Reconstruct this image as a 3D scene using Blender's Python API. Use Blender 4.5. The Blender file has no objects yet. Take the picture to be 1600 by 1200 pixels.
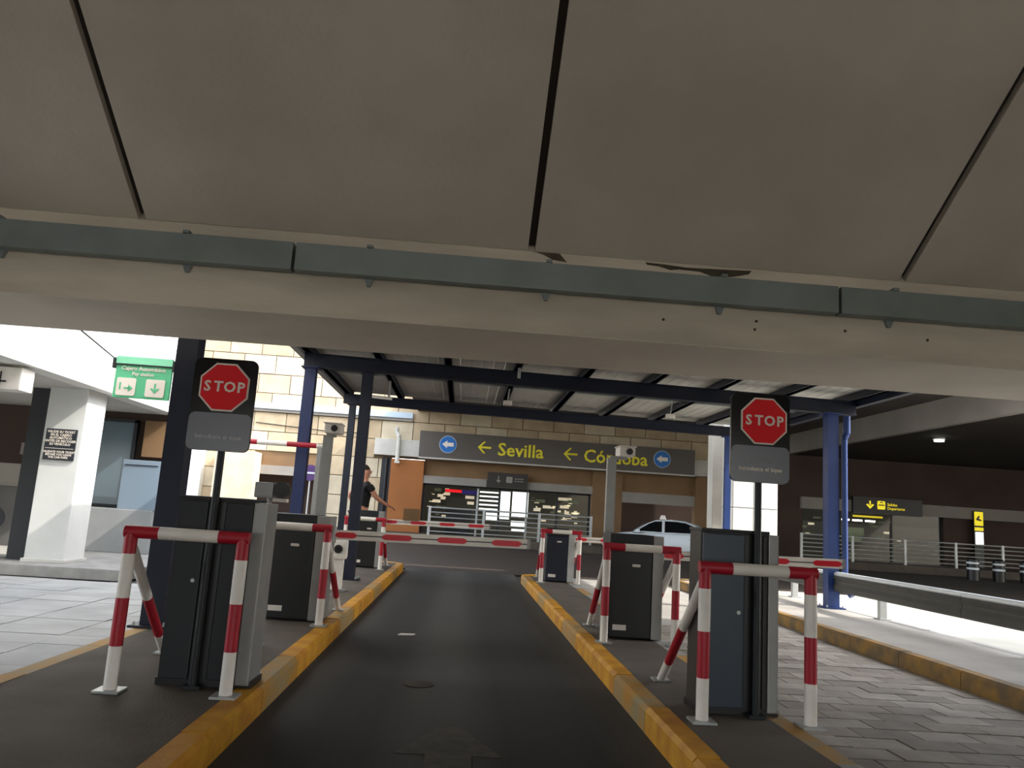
import bpy, bmesh, math, random
from mathutils import Vector, Matrix
random.seed(7)
S = bpy.context.scene
COL = S.collection
# ------------------------------------------------------------------ camera
F, VPX, VPY, ROLL, CAMH = 1230.0, 722.0, 800.0, 0.0647, 1.25
fw = Vector((VPX-800, 600-VPY, F))                  # lane direction seen from the camera
d_ = Vector((1, -ROLL, 0)); t_ = -fw.dot(fw)/fw.dot(d_)
ax = (fw + d_*t_); ax = ax if ax.x > 0 else -ax
ax.normalize(); ay = fw.normalized(); az = ay.cross(ax)
if az.y < 0: az = -az
right = Vector((ax.x, ay.x, az.x)); up = Vector((ax.y, ay.y, az.y)); fwd = Vector((ax.z, ay.z, az.z))
cam = bpy.data.cameras.new('camera'); cam.sensor_width = 36; cam.lens = 36*F/1600
cam.clip_end = 300; cam.clip_start = .05
co = bpy.data.objects.new('camera', cam); COL.objects.link(co)
m = Matrix.Identity(4)
for i, v in enumerate((right, up, -fwd)):
    for j in range(3): m[j][i] = v[j]
m.translation = Vector((0, 0, CAMH)); co.matrix_world = m
S.camera = co
# ------------------------------------------------------------------ light
SUN = Vector((-.72, .19, -.65)).normalized()
w = bpy.data.worlds.new('sky'); S.world = w; w.use_nodes = True
nt = w.node_tree; nt.nodes.clear()
sk = nt.nodes.new('ShaderNodeTexSky'); sk.sky_type = 'NISHITA'; sk.sun_disc = False
sk.sun_elevation = math.asin(-SUN.z); sk.sun_rotation = math.atan2(-SUN.x, -SUN.y); sk.dust_density = 2.0
bg = nt.nodes.new('ShaderNodeBackground'); bg.inputs[1].default_value = .95
mx_ = nt.nodes.new('ShaderNodeHueSaturation'); mx_.inputs['Saturation'].default_value = .35
out = nt.nodes.new('ShaderNodeOutputWorld')
nt.links.new(sk.outputs[0], mx_.inputs['Color']); nt.links.new(mx_.outputs[0], bg.inputs[0]); nt.links.new(bg.outputs[0], out.inputs[0])
sl = bpy.data.lights.new('sun', 'SUN'); sl.energy = 5.5; sl.angle = .01; sl.color = (1, .95, .86)
so = bpy.data.objects.new('sun', sl); COL.objects.link(so)
so.rotation_euler = SUN.to_track_quat('-Z', 'Y').to_euler(); so.location = (10, -10, 30)
S.view_settings.view_transform = 'Standard'; S.view_settings.look = 'None'
S.view_settings.exposure = 0.25; S.view_settings.gamma = 1; S.view_settings.use_curve_mapping = False
try: S.cycles.max_bounces = 10; S.cycles.diffuse_bounces = 6
except Exception: pass

# ------------------------------------------------------------------ materials
def srgb(r, g, b):
    f = lambda c: ((c/255+.055)/1.055)**2.4 if c > 10 else c/255/12.92
    return (f(r), f(g), f(b), 1)
def mat(name, c, rough=.7, metal=0, var=0.0, scale=3.0, bump=0.0, bscale=40, emit=None, es=1.0, c2=None, stretch=None, lo=.35, hi=.65):
    m = bpy.data.materials.new(name); m.use_nodes = True; n = m.node_tree; b = n.nodes['Principled BSDF']
    b.inputs['Roughness'].default_value = rough; b.inputs['Metallic'].default_value = metal
    b.inputs['Base Color'].default_value = c
    tc = n.nodes.new('ShaderNodeNewGeometry'); mp = n.nodes.new('ShaderNodeMapping')
    n.links.new(tc.outputs['Position'], mp.inputs['Vector'])
    if stretch: mp.inputs['Scale'].default_value = stretch
    if var or c2:
        nz = n.nodes.new('ShaderNodeTexNoise'); nz.inputs['Scale'].default_value = scale; nz.inputs['Detail'].default_value = 6
        n.links.new(mp.outputs[0], nz.inputs['Vector'])
        rp = n.nodes.new('ShaderNodeValToRGB'); rp.color_ramp.elements[0].position = lo; rp.color_ramp.elements[1].position = hi
        dk = tuple(x*(1-var) for x in c[:3])+(1,); lt = c2 if c2 else tuple(min(1, x*(1+var)) for x in c[:3])+(1,)
        rp.color_ramp.elements[0].color = dk if not c2 else c; rp.color_ramp.elements[1].color = lt
        n.links.new(nz.outputs['Fac'], rp.inputs[0]); n.links.new(rp.outputs[0], b.inputs['Base Color'])
    if bump:
        nb = n.nodes.new('ShaderNodeTexNoise'); nb.inputs['Scale'].default_value = bscale; nb.inputs['Detail'].default_value = 4
        n.links.new(mp.outputs[0], nb.inputs['Vector'])
        bp = n.nodes.new('ShaderNodeBump'); bp.inputs['Strength'].default_value = bump; bp.inputs['Distance'].default_value = .01
        n.links.new(nb.outputs['Fac'], bp.inputs['Height']); n.links.new(bp.outputs[0], b.inputs['Normal'])
    if emit: b.inputs['Emission Color'].default_value = emit; b.inputs['Emission Strength'].default_value = es
    return m
M = {}
M['conc'] = mat('concrete', srgb(204,194,180), .85, 0, .10, .8, .25, 30)
M['conc_face'] = mat('concrete_face', srgb(212,200,182), .85, 0, .14, 1.6, .4, 25, stretch=(.5,1,2.5))
M['soffit_bounce_band'] = mat('bounce_lit_soffit', srgb(226,216,200), .8, 0, .05, 1.5)  # soffit colour lightened to stand for light bounced off the ground
M['conc_dark'] = mat('concrete_joint', srgb(52,44,38), .9)
M['spall'] = mat('spalled_concrete', srgb(78,70,56), .95, 0, .3, 20, .6, 60)
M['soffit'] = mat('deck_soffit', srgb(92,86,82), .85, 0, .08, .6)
M['grey_beam'] = mat('grey_deck_beam', srgb(150,144,138), .85, 0, .08, 1)
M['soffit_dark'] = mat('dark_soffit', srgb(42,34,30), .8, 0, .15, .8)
M['asphalt'] = mat('asphalt', srgb(58,54,50), .75, 0, .22, 1.1, .5, 90)
M['asphalt_wear'] = mat('asphalt_wear', srgb(44,40,37), .8, 0, 0, .9, .5, 90, c2=srgb(66,62,58), stretch=(1.2,.16,1))
def lane_mat():
    m=mat('worn_lane_asphalt', srgb(24,21,19), .85, 0, .2, 1.2, .5, 90); n=m.node_tree; b=n.nodes['Principled BSDF']
    src=b.inputs['Base Color'].links[0].from_socket
    geo=n.nodes.new('ShaderNodeNewGeometry'); sx=n.nodes.new('ShaderNodeSeparateXYZ'); n.links.new(geo.outputs['Position'],sx.inputs[0])
    nz=n.nodes.new('ShaderNodeTexNoise'); nz.inputs['Scale'].default_value=.9
    ad=n.nodes.new('ShaderNodeMath'); ad.operation='MULTIPLY_ADD'; ad.inputs[1].default_value=.35; n.links.new(nz.outputs['Fac'],ad.inputs[0]); n.links.new(sx.outputs['X'],ad.inputs[2])
    mr=n.nodes.new('ShaderNodeMapRange'); mr.inputs['From Min'].default_value=-1.2; mr.inputs['From Max'].default_value=1.4; n.links.new(ad.outputs[0],mr.inputs['Value'])
    rp=n.nodes.new('ShaderNodeValToRGB'); e=rp.color_ramp.elements
    e[0].position=0; e[0].color=(.10,.095,.088,1); e[1].position=1; e[1].color=(.07,.066,.06,1)
    for p,c in ((.10,(.06,.056,.052,1)),(.26,(.010,.009,.0085,1)),(.38,(.012,.011,.010,1)),(.47,(.05,.047,.044,1)),(.56,(.05,.047,.044,1)),(.66,(.011,.010,.009,1)),(.84,(.013,.012,.011,1))):
        k=e.new(p); k.color=c
    n.links.new(mr.outputs[0],rp.inputs[0])
    mx=n.nodes.new('ShaderNodeMix'); mx.data_type='RGBA'; mx.blend_type='MIX'; mx.inputs['Factor'].default_value=.75
    n.links.new(src,mx.inputs['A']); n.links.new(rp.outputs[0],mx.inputs['B']); n.links.new(mx.outputs['Result'],b.inputs['Base Color'])
    return m
M['lane'] = lane_mat()
M['brown_road'] = mat('brown_road', srgb(42,30,19), .85, 0, .2, .5, .3, 60)
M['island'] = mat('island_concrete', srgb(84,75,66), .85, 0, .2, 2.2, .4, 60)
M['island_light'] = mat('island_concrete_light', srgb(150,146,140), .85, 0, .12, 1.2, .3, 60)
M['forecourt'] = mat('forecourt_concrete', srgb(172,170,160), .85, 0, .1, .7, .3, 60)
M['slab_a'] = mat('pale_paving_a', srgb(172,172,170), .75, 0, .1, 2, .2, 70)
M['slab_b'] = mat('pale_paving_b', srgb(164,164,163), .75, 0, .1, 2, .2, 70)
M['paver_a'] = mat('paver_a', srgb(142,134,124), .75, 0, .15, 4, .3, 70)
M['paver_b'] = mat('paver_b', srgb(128,121,113), .75, 0, .15, 4, .3, 70)
M['paver_c'] = mat('paver_c', srgb(154,147,139), .75, 0, .15, 4, .3, 70)
M['kerb_y'] = mat('yellow_kerb_paint', srgb(178,116,8), .6, 0, 0, 5, .3, 60, c2=srgb(206,150,26))
M['kerb_worn'] = mat('worn_yellow_kerb', srgb(178,126,28), .7, 0, 0, 6, .3, 60, c2=srgb(150,132,96))
M['kerb_brown'] = mat('brown_yellow_kerb', srgb(150,112,48), .75, 0, 0, 5, .3, 60, c2=srgb(106,88,62))  # yellow kerb mottled with a darker brown
M['kerb_g'] = mat('grey_kerb', srgb(150,148,144), .8, 0, .15, 4, .3, 60)
M['paint_w'] = mat('worn_white_paint', srgb(58,54,46), .8, 0, .3, 8)
M['red'] = mat('red_paint', srgb(168,10,38), .45, 0, .06, 6)
M['armred'] = mat('arm_red', srgb(214,16,44), .4)
M['white'] = mat('white_paint', srgb(232,226,218), .45, 0, .06, 6)
M['white_wall'] = mat('white_render', srgb(228,228,222), .8, 0, .05, 1)
M['pillar'] = mat('pillar_render', srgb(204,205,202), .85, 0, .06, 1.5)
M['grey_render'] = mat('grey_render', srgb(196,194,188), .85, 0, .08, 2)
M['blue'] = mat('blue_steel', srgb(30,56,112), .35, .1, .08, 4)
M['midblue'] = mat('dull_blue_steel', srgb(30,42,86), .45, .1, .08, 4)
M['navy'] = mat('navy_steel', srgb(16,24,44), .45, .1, .1, 4)
M['cab'] = mat('charcoal_cabinet', srgb(20,24,29), .5, .1, .1, 6)
M['slate'] = mat('slate_cabinet_door', srgb(50,60,72), .4, .1, .06, 5)
M['black'] = mat('black_plastic', srgb(14,14,15), .4)
M['cab_side'] = mat('brown_grey_side', srgb(44,38,33), .5, .1, .1, 5)
M['alu'] = mat('brushed_aluminium', srgb(150,150,148), .45, .35, .06, 8)
M['skylit_galv'] = mat('skylit_galvanised_tube', srgb(222,226,228), .35, .2, .04, 6)  # lighter galvanised copy, sky light on the rail top put into the colour
M['shaded_railgalv'] = mat('shaded_galvanised', srgb(72,70,66), .6, .2, .08, 6)  # darker galvanised copy, shade on the rail face put into the colour
M['galv'] = mat('galvanised_steel', srgb(176,178,176), .4, .5, .08, 6)
M['duct'] = mat('grey_duct', srgb(134,142,140), .5, .3, .1, 3)
M['signblk'] = mat('glossy_black_board', srgb(24,22,20), .18)
M['signslate'] = mat('slate_panel_with_sheen', srgb(122,124,132), .25)  # slate panel, its tone raised to paint in the board's reflection
M['signred'] = mat('retroreflective_red', srgb(236,0,22), .65)
M['signwhite'] = mat('sign_white', srgb(236,226,214), .5)
M['textgrey'] = mat('text_grey', srgb(186,186,190), .5)
M['green'] = mat('green_sign', srgb(92,190,140), .5)
M['green_lt'] = mat('light_green_sign', srgb(140,222,178), .5)
M['navysign'] = mat('dark_notice', srgb(22,26,36), .4)
M['gantry'] = mat('brown_grey_sign', srgb(84,76,70), .5, 0, .05, 2)
M['yellow'] = mat('sign_yellow', srgb(236,220,40), .5)
M['bluesign'] = mat('mandatory_blue', srgb(20,110,190), .45)
M['fascia'] = mat('white_gutter_box', srgb(190,186,176), .7, 0, .1, 2)
M['lintel'] = mat('grey_lintel', srgb(140,134,126), .7, 0, .06, 2)
M['darkwall'] = mat('dark_brown_wall', srgb(66,50,42), .85, 0, .15, .7)
M['orange'] = mat('orange_brown_render', srgb(150,92,44), .8, 0, .1, 1)
M['brown'] = mat('brown_render', srgb(120,92,62), .8, 0, .1, 1)
M['stone_a'] = mat('limestone_a', srgb(188,168,138), .85, 0, .1, 2, .3, 20)
M['stone_b'] = mat('limestone_b', srgb(178,158,128), .85, 0, .1, 2, .3, 20)
M['stone_c'] = mat('limestone_c', srgb(194,180,154), .85, 0, .1, 2, .3, 20)
M['stone_back'] = mat('stone_joint', srgb(128,108,84), .9)
M['ledge'] = mat('pale_blue_ledge', srgb(176,190,200), .6)
M['glass'] = mat('dark_glass', srgb(30,34,34), .08)
M['blueglass'] = mat('blue_grey_glass', srgb(92,110,120), .15)
M['palebl'] = mat('pale_blue_panel', srgb(168,186,200), .5)
M['panelblue'] = mat('dull_blue_panel', srgb(122,138,152), .5)
M['partition'] = mat('dull_grey_render', srgb(96,94,92), .85, 0, .08, 2)
M['lowwall'] = mat('grey_low_wall', srgb(140,142,142), .85, 0, .08, 2)
M['purple'] = mat('purple_disc', srgb(58,22,84), .5)
M['lit_white'] = mat('lit_window', (1,1,1,1), .5, emit=(.95,1,.96,1), es=1.4)
M['lit_lamp'] = mat('lit_lamp', (1,1,1,1), .5, emit=(1,.96,.86,1), es=6)
M['lit_cream'] = mat('lit_shelf', (1,.9,.7,1), .5, emit=(1,.88,.62,1), es=.42)
M['lit_green'] = mat('lit_shop', srgb(90,100,70), .5, emit=(.5,.6,.36,1), es=.09)
M['lit_red'] = mat('lit_red_sign', srgb(220,10,20), .5, emit=(1,.01,.02,1), es=.8)
M['lit_navy'] = mat('lit_blue_sign', srgb(30,24,90), .5, emit=(.05,.04,.3,1), es=.25)
M['lit_yellow'] = mat('lit_yellow_sign', srgb(230,210,20), .5, emit=(1,.8,.03,1), es=.55)
M['lit_dim'] = mat('glowing_room_wall', srgb(60,56,44), .8, emit=(.5,.5,.36,1), es=.02)  # faint glow on the room walls stands in for interior light
M['car'] = mat('white_car_paint', srgb(214,222,228), .25, 0, .02, 1)
M['carglass'] = mat('car_glass', srgb(16,18,20), .06)
M['tyre'] = mat('tyre', srgb(22,22,22), .8)
M['lampred'] = mat('tail_lamp', srgb(170,40,20), .3)
M['skin'] = mat('skin', srgb(176,122,98), .6)
M['hair'] = mat('hair', srgb(44,32,26), .8)
M['tshirt'] = mat('black_cotton', srgb(16,16,20), .9)
M['trousers'] = mat('dark_trousers', srgb(52,52,60), .9)
M['reflect'] = mat('white_band', srgb(220,226,230), .4)
M['metalroof'] = mat('grey_roof_sheet', srgb(178,176,170), .7, 0, .08, 1.5)

# ------------------------------------------------------------------ helpers
class MB:
    def __init__(s): s.v=[]; s.f=[]; s.m=[]; s.sm=[]
    def add(s, vs, fs, mi=0, smooth=False):
        o=len(s.v); s.v += [tuple(v) for v in vs]
        for f in fs: s.f.append([o+i for i in f]); s.m.append(mi); s.sm.append(smooth)
        return s
    def box(s, x0,x1,y0,y1,z0,z1, mi=0, ch=0):
        if ch>0:   # chamfered in plan and top
            bm=bmesh.new(); bmesh.ops.create_cube(bm,size=1)
            for v in bm.verts: v.co=Vector(((x0+x1)/2+v.co.x*(x1-x0),(y0+y1)/2+v.co.y*(y1-y0),(z0+z1)/2+v.co.z*(z1-z0)))
            bmesh.ops.bevel(bm,geom=bm.edges[:],offset=ch,segments=2,affect='EDGES',profile=.7)
            bm.verts.ensure_lookup_table(); bm.verts.index_update()
            s.add([v.co[:] for v in bm.verts],[[v.index for v in f.verts] for f in bm.faces],mi); bm.free(); return s
        vs=[(x,y,z) for x in (x0,x1) for y in (y0,y1) for z in (z0,z1)]
        return s.add(vs,[(0,1,3,2),(4,6,7,5),(0,4,5,1),(2,3,7,6),(0,2,6,4),(1,5,7,3)],mi)
    def tube(s, p0, p1, r, mi=0, n=12, r1=None):
        p0=Vector(p0); p1=Vector(p1); d=(p1-p0).normalized(); r1=r if r1 is None else r1
        a=d.cross(Vector((0,0,1)) if abs(d.z)<.9 else Vector((1,0,0))).normalized(); b=d.cross(a)
        vs=[]
        for p,rr in ((p0,r),(p1,r1)):
            for k in range(n):
                t=2*math.pi*k/n; vs.append(p+a*rr*math.cos(t)+b*rr*math.sin(t))
        fs=[(k,(k+1)%n,n+(k+1)%n,n+k) for k in range(n)]
        s.add(vs,fs,mi,True); s.add(vs[:n],[tuple(range(n-1,-1,-1))],mi); s.add(vs[n:],[tuple(range(n))],mi); return s
    def prism(s, pts, y0, y1, mi=0, axis='y'):   # outline in (x,z) extruded along y  (or other axes)
        n=len(pts)
        def P(a,b,c): return {'y':(a,c,b),'x':(c,a,b),'z':(a,b,c)}[axis]
        vs=[P(a,b,y0) for a,b in pts]+[P(a,b,y1) for a,b in pts]
        s.add(vs,[tuple(range(n)),tuple(range(2*n-1,n-1,-1))]+[(k,n+k,n+(k+1)%n,(k+1)%n) for k in range(n)],mi); return s
    def build(s, name, mats, parent=None):
        if not isinstance(mats,(list,tuple)): mats=[mats]
        me=bpy.data.meshes.new(name); me.from_pydata(s.v,[],s.f)
        for mm in mats: me.materials.append(mm)
        for p,mi,q in zip(me.polygons,s.m,s.sm): p.material_index=mi; p.use_smooth=q
        bm=bmesh.new(); bm.from_mesh(me); bmesh.ops.recalc_face_normals(bm,faces=bm.faces[:]); bm.to_mesh(me); bm.free()
        me.update()
        o=bpy.data.objects.new(name,me); COL.objects.link(o)
        if parent: o.parent=parent; o.matrix_parent_inverse=parent_inv(parent)
        return o
def parent_inv(p):
    mt=Matrix.Identity(4); q=p; L=[]
    while q is not None: L.append(q); q=q.parent
    for q in reversed(L): mt = mt @ q.matrix_parent_inverse @ q.matrix_basis if q.parent else mt @ q.matrix_basis
    return mt.inverted()
def tag(o, label=None, cat=None, group=None, kind=None):
    if label: o['label']=label
    if cat: o['category']=cat
    if group: o['group']=group
    if kind: o['kind']=kind
    return o
def thing(name, label, cat, loc=(0,0,0), group=None, kind=None):
    o=bpy.data.objects.new(name,None); o.empty_display_size=.2; COL.objects.link(o); o.location=loc
    return tag(o,label,cat,group,kind)
def text(name, body, size, mt, parent, x, y, z, align='CENTER', bold=0.0, depth=.003, face='-y', sx=1, shear=0):
    c=bpy.data.curves.new(name,'FONT'); c.body=body; c.size=size; c.align_x=align; c.align_y='CENTER'; c.extrude=depth; c.offset=bold; c.resolution_u=2
    c.space_line=.95
    t=bpy.data.objects.new('tmp',c); COL.objects.link(t)
    dg=bpy.context.evaluated_depsgraph_get(); me=bpy.data.meshes.new_from_object(t.evaluated_get(dg))
    bpy.data.objects.remove(t); bpy.data.curves.remove(c)
    me.name=name; me.materials.clear(); me.materials.append(mt)
    R=Matrix.Rotation(math.pi/2,4,'X') @ Matrix.Diagonal((sx,1,1,1))
    me.transform(Matrix.Translation((x,y,z)) @ R)
    o=bpy.data.objects.new(name,me); COL.objects.link(o)
    if parent: o.parent=parent; o.matrix_parent_inverse=parent_inv(parent)
    return o
def rrect(cx,cz,w,h,r,n=5):
    pts=[]
    for sx,sz,a0 in ((1,1,0),(-1,1,90),(-1,-1,180),(1,-1,270)):
        for k in range(n+1):
            a=math.radians(a0+90*k/n); pts.append((cx+sx*(w/2-r)+r*math.cos(a), cz+sz*(h/2-r)+r*math.sin(a)))
    return pts
def ngon(cx,cz,r,n,off=0): return [(cx+r*math.cos(2*math.pi*k/n+off),cz+r*math.sin(2*math.pi*k/n+off)) for k in range(n)]

# ================================================================== SETTING
def struct(name,label,kindlabel=None): return thing(name,label,None,kind='structure')
# ---- road
fl=struct('floor','dark asphalt lane and brown forecourt road under the barriers')
MB().box(-60,60,-60,60,-.3,-.03).build('subgrade',M['asphalt'],fl)
MB().box(-60,60,-60,-9,-.03,0).build('bounce_entry_road',M['forecourt'],fl)  # unseen ground behind the camera, kept pale to bounce light into the hall
MB().box(-1.10,1.20,-9,17.2,-.03,0).build('lane_surface',M['lane'],fl)
MB().box(-40,45,17.2,60,-.03,.0).build('cross_road',M['brown_road'],fl)
MB().box(6.1,40,-9,17.2,-.03,0).build('bus_lane',M['forecourt'],fl)
MB().box(-40,-6.84,-9,11.45,-.03,0).build('yard_surface',M['forecourt'],fl)
# paint arrow on the lane
a=MB(); a.prism([(-.10,3.0),(.14,3.0),(.14,4.35),(.30,4.35),(.02,5.05),(-.26,4.35),(-.10,4.35)],.001,.004,axis='z'); 
a.build('painted_arrow',M['paint_w'],fl)
mc=MB(); mc.prism(ngon(-.22,6.0,.11,14),.001,.006,axis='z'); mc.build('drain_cover',M['black'],fl)
li=MB(); li.prism([(-.55,8.2),(-.40,8.24),(-.38,8.3),(-.52,8.28)],.001,.01,axis='z'); li.build('scrap_of_paper',M['white'],fl)

# left lane pale slabs, right lane pavers (one object each)
def grid(x0,x1,y0,y1,px,py,mats,parent,name,cap=300,stag=False):
    cache={}
    ny=int(round((y1-y0)/py)); nx=int(round((x1-x0)/px)); cells=[]
    for j in range(ny):
        for i in range(nx+(1 if stag and j%2 else 0)):
            xa=x0+i*px-(px/2 if stag and j%2 else 0); xb=xa+px
            xa=max(xa,x0); xb=min(xb,x1)
            if xb-xa<.05: continue
            cells.append((xa,xb,y0+j*py,y0+(j+1)*py))
    rest=MB()
    for k,(xa,xb,ya,yb) in enumerate(cells):
        if k<cap:
            wd=round(xb-xa,3); mt=random.choice(mats); key=(wd,mt.name)
            if key not in cache:
                b=MB(); g=.006
                b.box(g,wd-g,g,py-g,0,.03); 
                o=b.build(name,mt); cache[key]=o.data; bpy.data.objects.remove(o)
            o=bpy.data.objects.new(name,cache[key]); COL.objects.link(o); o.parent=parent; o.location=(xa,ya,-.03+random.uniform(-.003,.002))
            o.rotation_euler=(random.uniform(-.003,.003),random.uniform(-.003,.003),0)
        else: rest.box(xa+.006,xb-.006,ya+.006,yb-.006,-.03,0)
    if rest.v: rest.build(name,mats[0],parent)['kind']='stuff'
lf=struct('floor','pale rectangular paving slabs of the left hand lane')
grid(-6.83,-2.63,3.0,11.4,.70,.42,[M['slab_a'],M['slab_b']],lf,'paving_slab')
rf=struct('floor','brown grey pavers of the right hand lane between the kerbs')
grid(2.06,4.46,3.0,10.2,.40,.24,[M['paver_a'],M['paver_b'],M['paver_c']],rf,'paver',cap=300,stag=True)
MB().box(2.04,4.48,10.2,17.2,-.03,0).build('lane_surface',M['island_light'],rf)
MB().box(2.04,4.48,-9,3.0,-.03,0).build('lane_surface',M['paver_a'],rf)
MB().box(-6.83,-2.62,-9,3.0,-.03,0).build('lane_surface',M['slab_a'],lf)

# ---- islands with kerb stones
def island(label,x0,x1,y0,y1,topmat,lk,rk,jog=None,nose=True):
    r=struct('traffic_island',label)
    kw=.14
    t=MB(); t.box(x0+kw,x1-kw,y0,y1-.15,0,.148); 
    if jog: t.box(jog[1]+kw,x0+kw+.01,jog[0],y1-.15,0,.148)
    t.build('island_surface',topmat,r)
    y=y0
    while y<y1-.01:
        yb=min(y+1.0,y1)
        for side,mm in (('l',lk),('r',rk)):
            if side=='l': xa=(jog[1] if jog and y>=jog[0]-.5 else x0); xb=xa+kw
            else: xa=x1-kw; xb=x1
            b=MB(); dz=random.uniform(-.004,.004)
            c=.025
            if side=='l': pts=[(xb,-.03),(xb,.15+dz),(xa+c,.15+dz),(xa,.15-c+dz),(xa,-.03)]
            else: pts=[(xa,-.03),(xa,.15+dz),(xb-c,.15+dz),(xb,.15-c+dz),(xb,-.03)]
            b.prism(pts,y+.005,yb-.005)
            mt=mm[int(y*7)%len(mm)] if isinstance(mm,list) else mm
            b.build('kerb_stone',mt,r)
        y=yb
    xs=jog[1] if jog else x0
    e=MB(); n=10; cx=(xs+x1)/2; rx=(x1-xs)/2
    pts=[(cx+rx*math.cos(math.pi*k/n), y1-.005+.45*math.sin(math.pi*k/n)) for k in range(n+1)]
    e.prism(pts,-.03,.15,axis='z'); e.build('kerb_nose',lk if not isinstance(lk,list) else lk[0],r)
    return r
Yk=[M['kerb_y'],M['kerb_y'],M['kerb_worn']]
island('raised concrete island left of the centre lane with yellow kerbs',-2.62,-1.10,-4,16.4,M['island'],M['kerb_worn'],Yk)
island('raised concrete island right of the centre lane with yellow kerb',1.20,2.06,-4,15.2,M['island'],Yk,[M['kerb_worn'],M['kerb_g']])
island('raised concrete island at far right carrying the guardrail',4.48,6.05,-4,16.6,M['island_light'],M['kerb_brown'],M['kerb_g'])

# ---- overhead bridge
SL=.65; YP,ZP=5.27,3.08
ce=struct('ceiling','sloping precast concrete soffit panels of the parking deck overhead')
top_y=YP-(5.6-ZP)/SL
def panel(x0,x1):
    b=MB(); n=.24
    pts=[(YP,ZP),(top_y,5.6),(top_y+.05,5.6+n*1.2),(YP+.16,ZP+n)]
    b.prism(pts,x0,x1,axis='x'); return b
x=-2.32-2.67*4
while x<16:
    panel(x+.026,x+2.67-.026).build('concrete_panel',M['conc'],ce); x+=2.67
b=MB(); b.prism([(YP+.02,ZP+.05),(top_y,5.65),(top_y+.1,6.0),(YP+.2,ZP+.27)],-13,18.6,axis='x'); b.build('joint_backing',M['conc_dark'],ce)
MB().box(-13,18.7,-9,top_y+.05,5.62,5.9).build('flat_soffit',M['conc'],ce)
be=struct('beam','long concrete edge beam under the deck with soffit coloured for bounced light')
b=MB(); b.prism([(5.27,2.50),(6.40,2.50),(6.40,3.30),(5.45,3.30),(5.27,3.075)],-13,18.7,axis='x'); b.build('beam_body',M['conc_face'],be)
MB().box(-13,18.7,5.275,6.398,2.494,2.502).build('soffit_bounce_band',M['soffit_bounce_band'],be)
MB().box(-13,18.7,6.22,6.40,3.30,4.85).build('shade_parapet',M['conc'],be)  # out of view, added on the beam to lengthen its shadow
MB().box(18.8,45,-4,6.4,2.5,4.85).build('deck_return',M['conc'],be)
MB().box(8,45,-4,6.4,5.95,15.5).build('unseen_shade_block',M['white_wall'],be)  # unseen block added to keep sun off the right lane and island
MB().box(8,45,6.2,6.4,4.85,5.95).build('shade_parapet',M['conc'],be)  # unseen strip closing the sun gap below the shading block
# ragged stain patches and broken edge, thin real chips
def chip(pts,y=5.266):
    pts=[(a,min(b_+.028,3.073)) for a,b_ in pts]
    c=MB(); c.prism(pts,y-.004,y+.03); c.build('spalled_patch',M['spall'],be)
chip([(1.16,3.035),(1.30,3.03),(1.45,3.02),(1.62,3.025),(1.80,3.03),(1.92,3.035),(1.90,3.01),(1.80,2.985),(1.70,2.97),(1.63,2.975),(1.55,3.0),(1.40,3.005),(1.34,2.995),(1.25,3.015),(1.17,3.02)])
chip([(.36,3.07),(.44,3.06),(.55,3.05),(.60,2.99),(.50,3.0),(.44,3.03),(.38,3.05)])
for (px,pz) in ((1.96,2.70),(1.95,2.64),(2.6,2.68),(1.3,2.66),(3.2,2.66)):
    c=MB(); c.prism(ngon(px,pz,.010,8),5.264,5.27); c.build('tie_hole',M['spall'],be)
dk=thing('cable_duct','long grey metal cable duct fixed across the concrete beam','duct',(0,5.2,2.8))
for (xa,xb) in ((-9.4,-5.02),(-5.0,-1.26),(-1.24,2.50),(2.52,6.26),(6.28,12.4)):
    MB().box(xa,xb,5.15,5.25,2.775,2.965,ch=.006).build('duct_segment',M['duct'],dk)
x=-1.97-1.22*6
while x<8:
    b=MB(); b.prism([(x-.03,2.775),(x+.03,2.775),(x+.012,2.725),(x-.012,2.725)],5.24,5.27); b.build('bracket',M['duct'],dk); MB().box(x-.02,x+.02,5.14,5.27,2.966,2.985).build('clip',M['duct'],dk); x+=1.22
tag(MB().box(-9.8,18.7,-9.3,-9,2.6,5.9).box(-9.8,-6.2,-9.3,-9,0,2.6).box(7,18.7,-9.3,-9,0,2.6).build('wall_back',M['darkwall']),'dark unseen wall behind the camera, added to limit the rear light',kind='structure')  # unseen wall added, its opening sized to hold back light from behind
tag(MB().box(-9.8,-9.5,-9,1.5,0,5.65).build('wall_left',M['darkwall']),'dark side wall of the parking hall left of the camera',kind='structure')
tag(MB().box(12.5,12.8,-9,1.5,0,5.65).build('wall_right',M['darkwall']),'dark side wall of the parking hall right of the camera',kind='structure')
# the hall is open behind the camera; slim columns carry the deck there
for xx in (-6.5,8.0):
    hc=struct('pillar','round concrete column of the parking deck behind the camera')
    MB().tube((xx,-6,0),(xx,-6,5.62),.3,n=20).build('column_shaft',M['conc'],hc)

# ---- elevated deck beyond the canopy
dk2=struct('ceiling','elevated concrete deck slab above the forecourt road')
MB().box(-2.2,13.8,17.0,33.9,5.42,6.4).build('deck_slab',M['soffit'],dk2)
MB().box(13.8,14.0,16,33.9,4.62,6.4).build('edge_beam',M['grey_beam'],dk2)
MB().box(14,45,16,33.9,4.66,6.2).build('dark_soffit',M['soffit_dark'],dk2)

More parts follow.
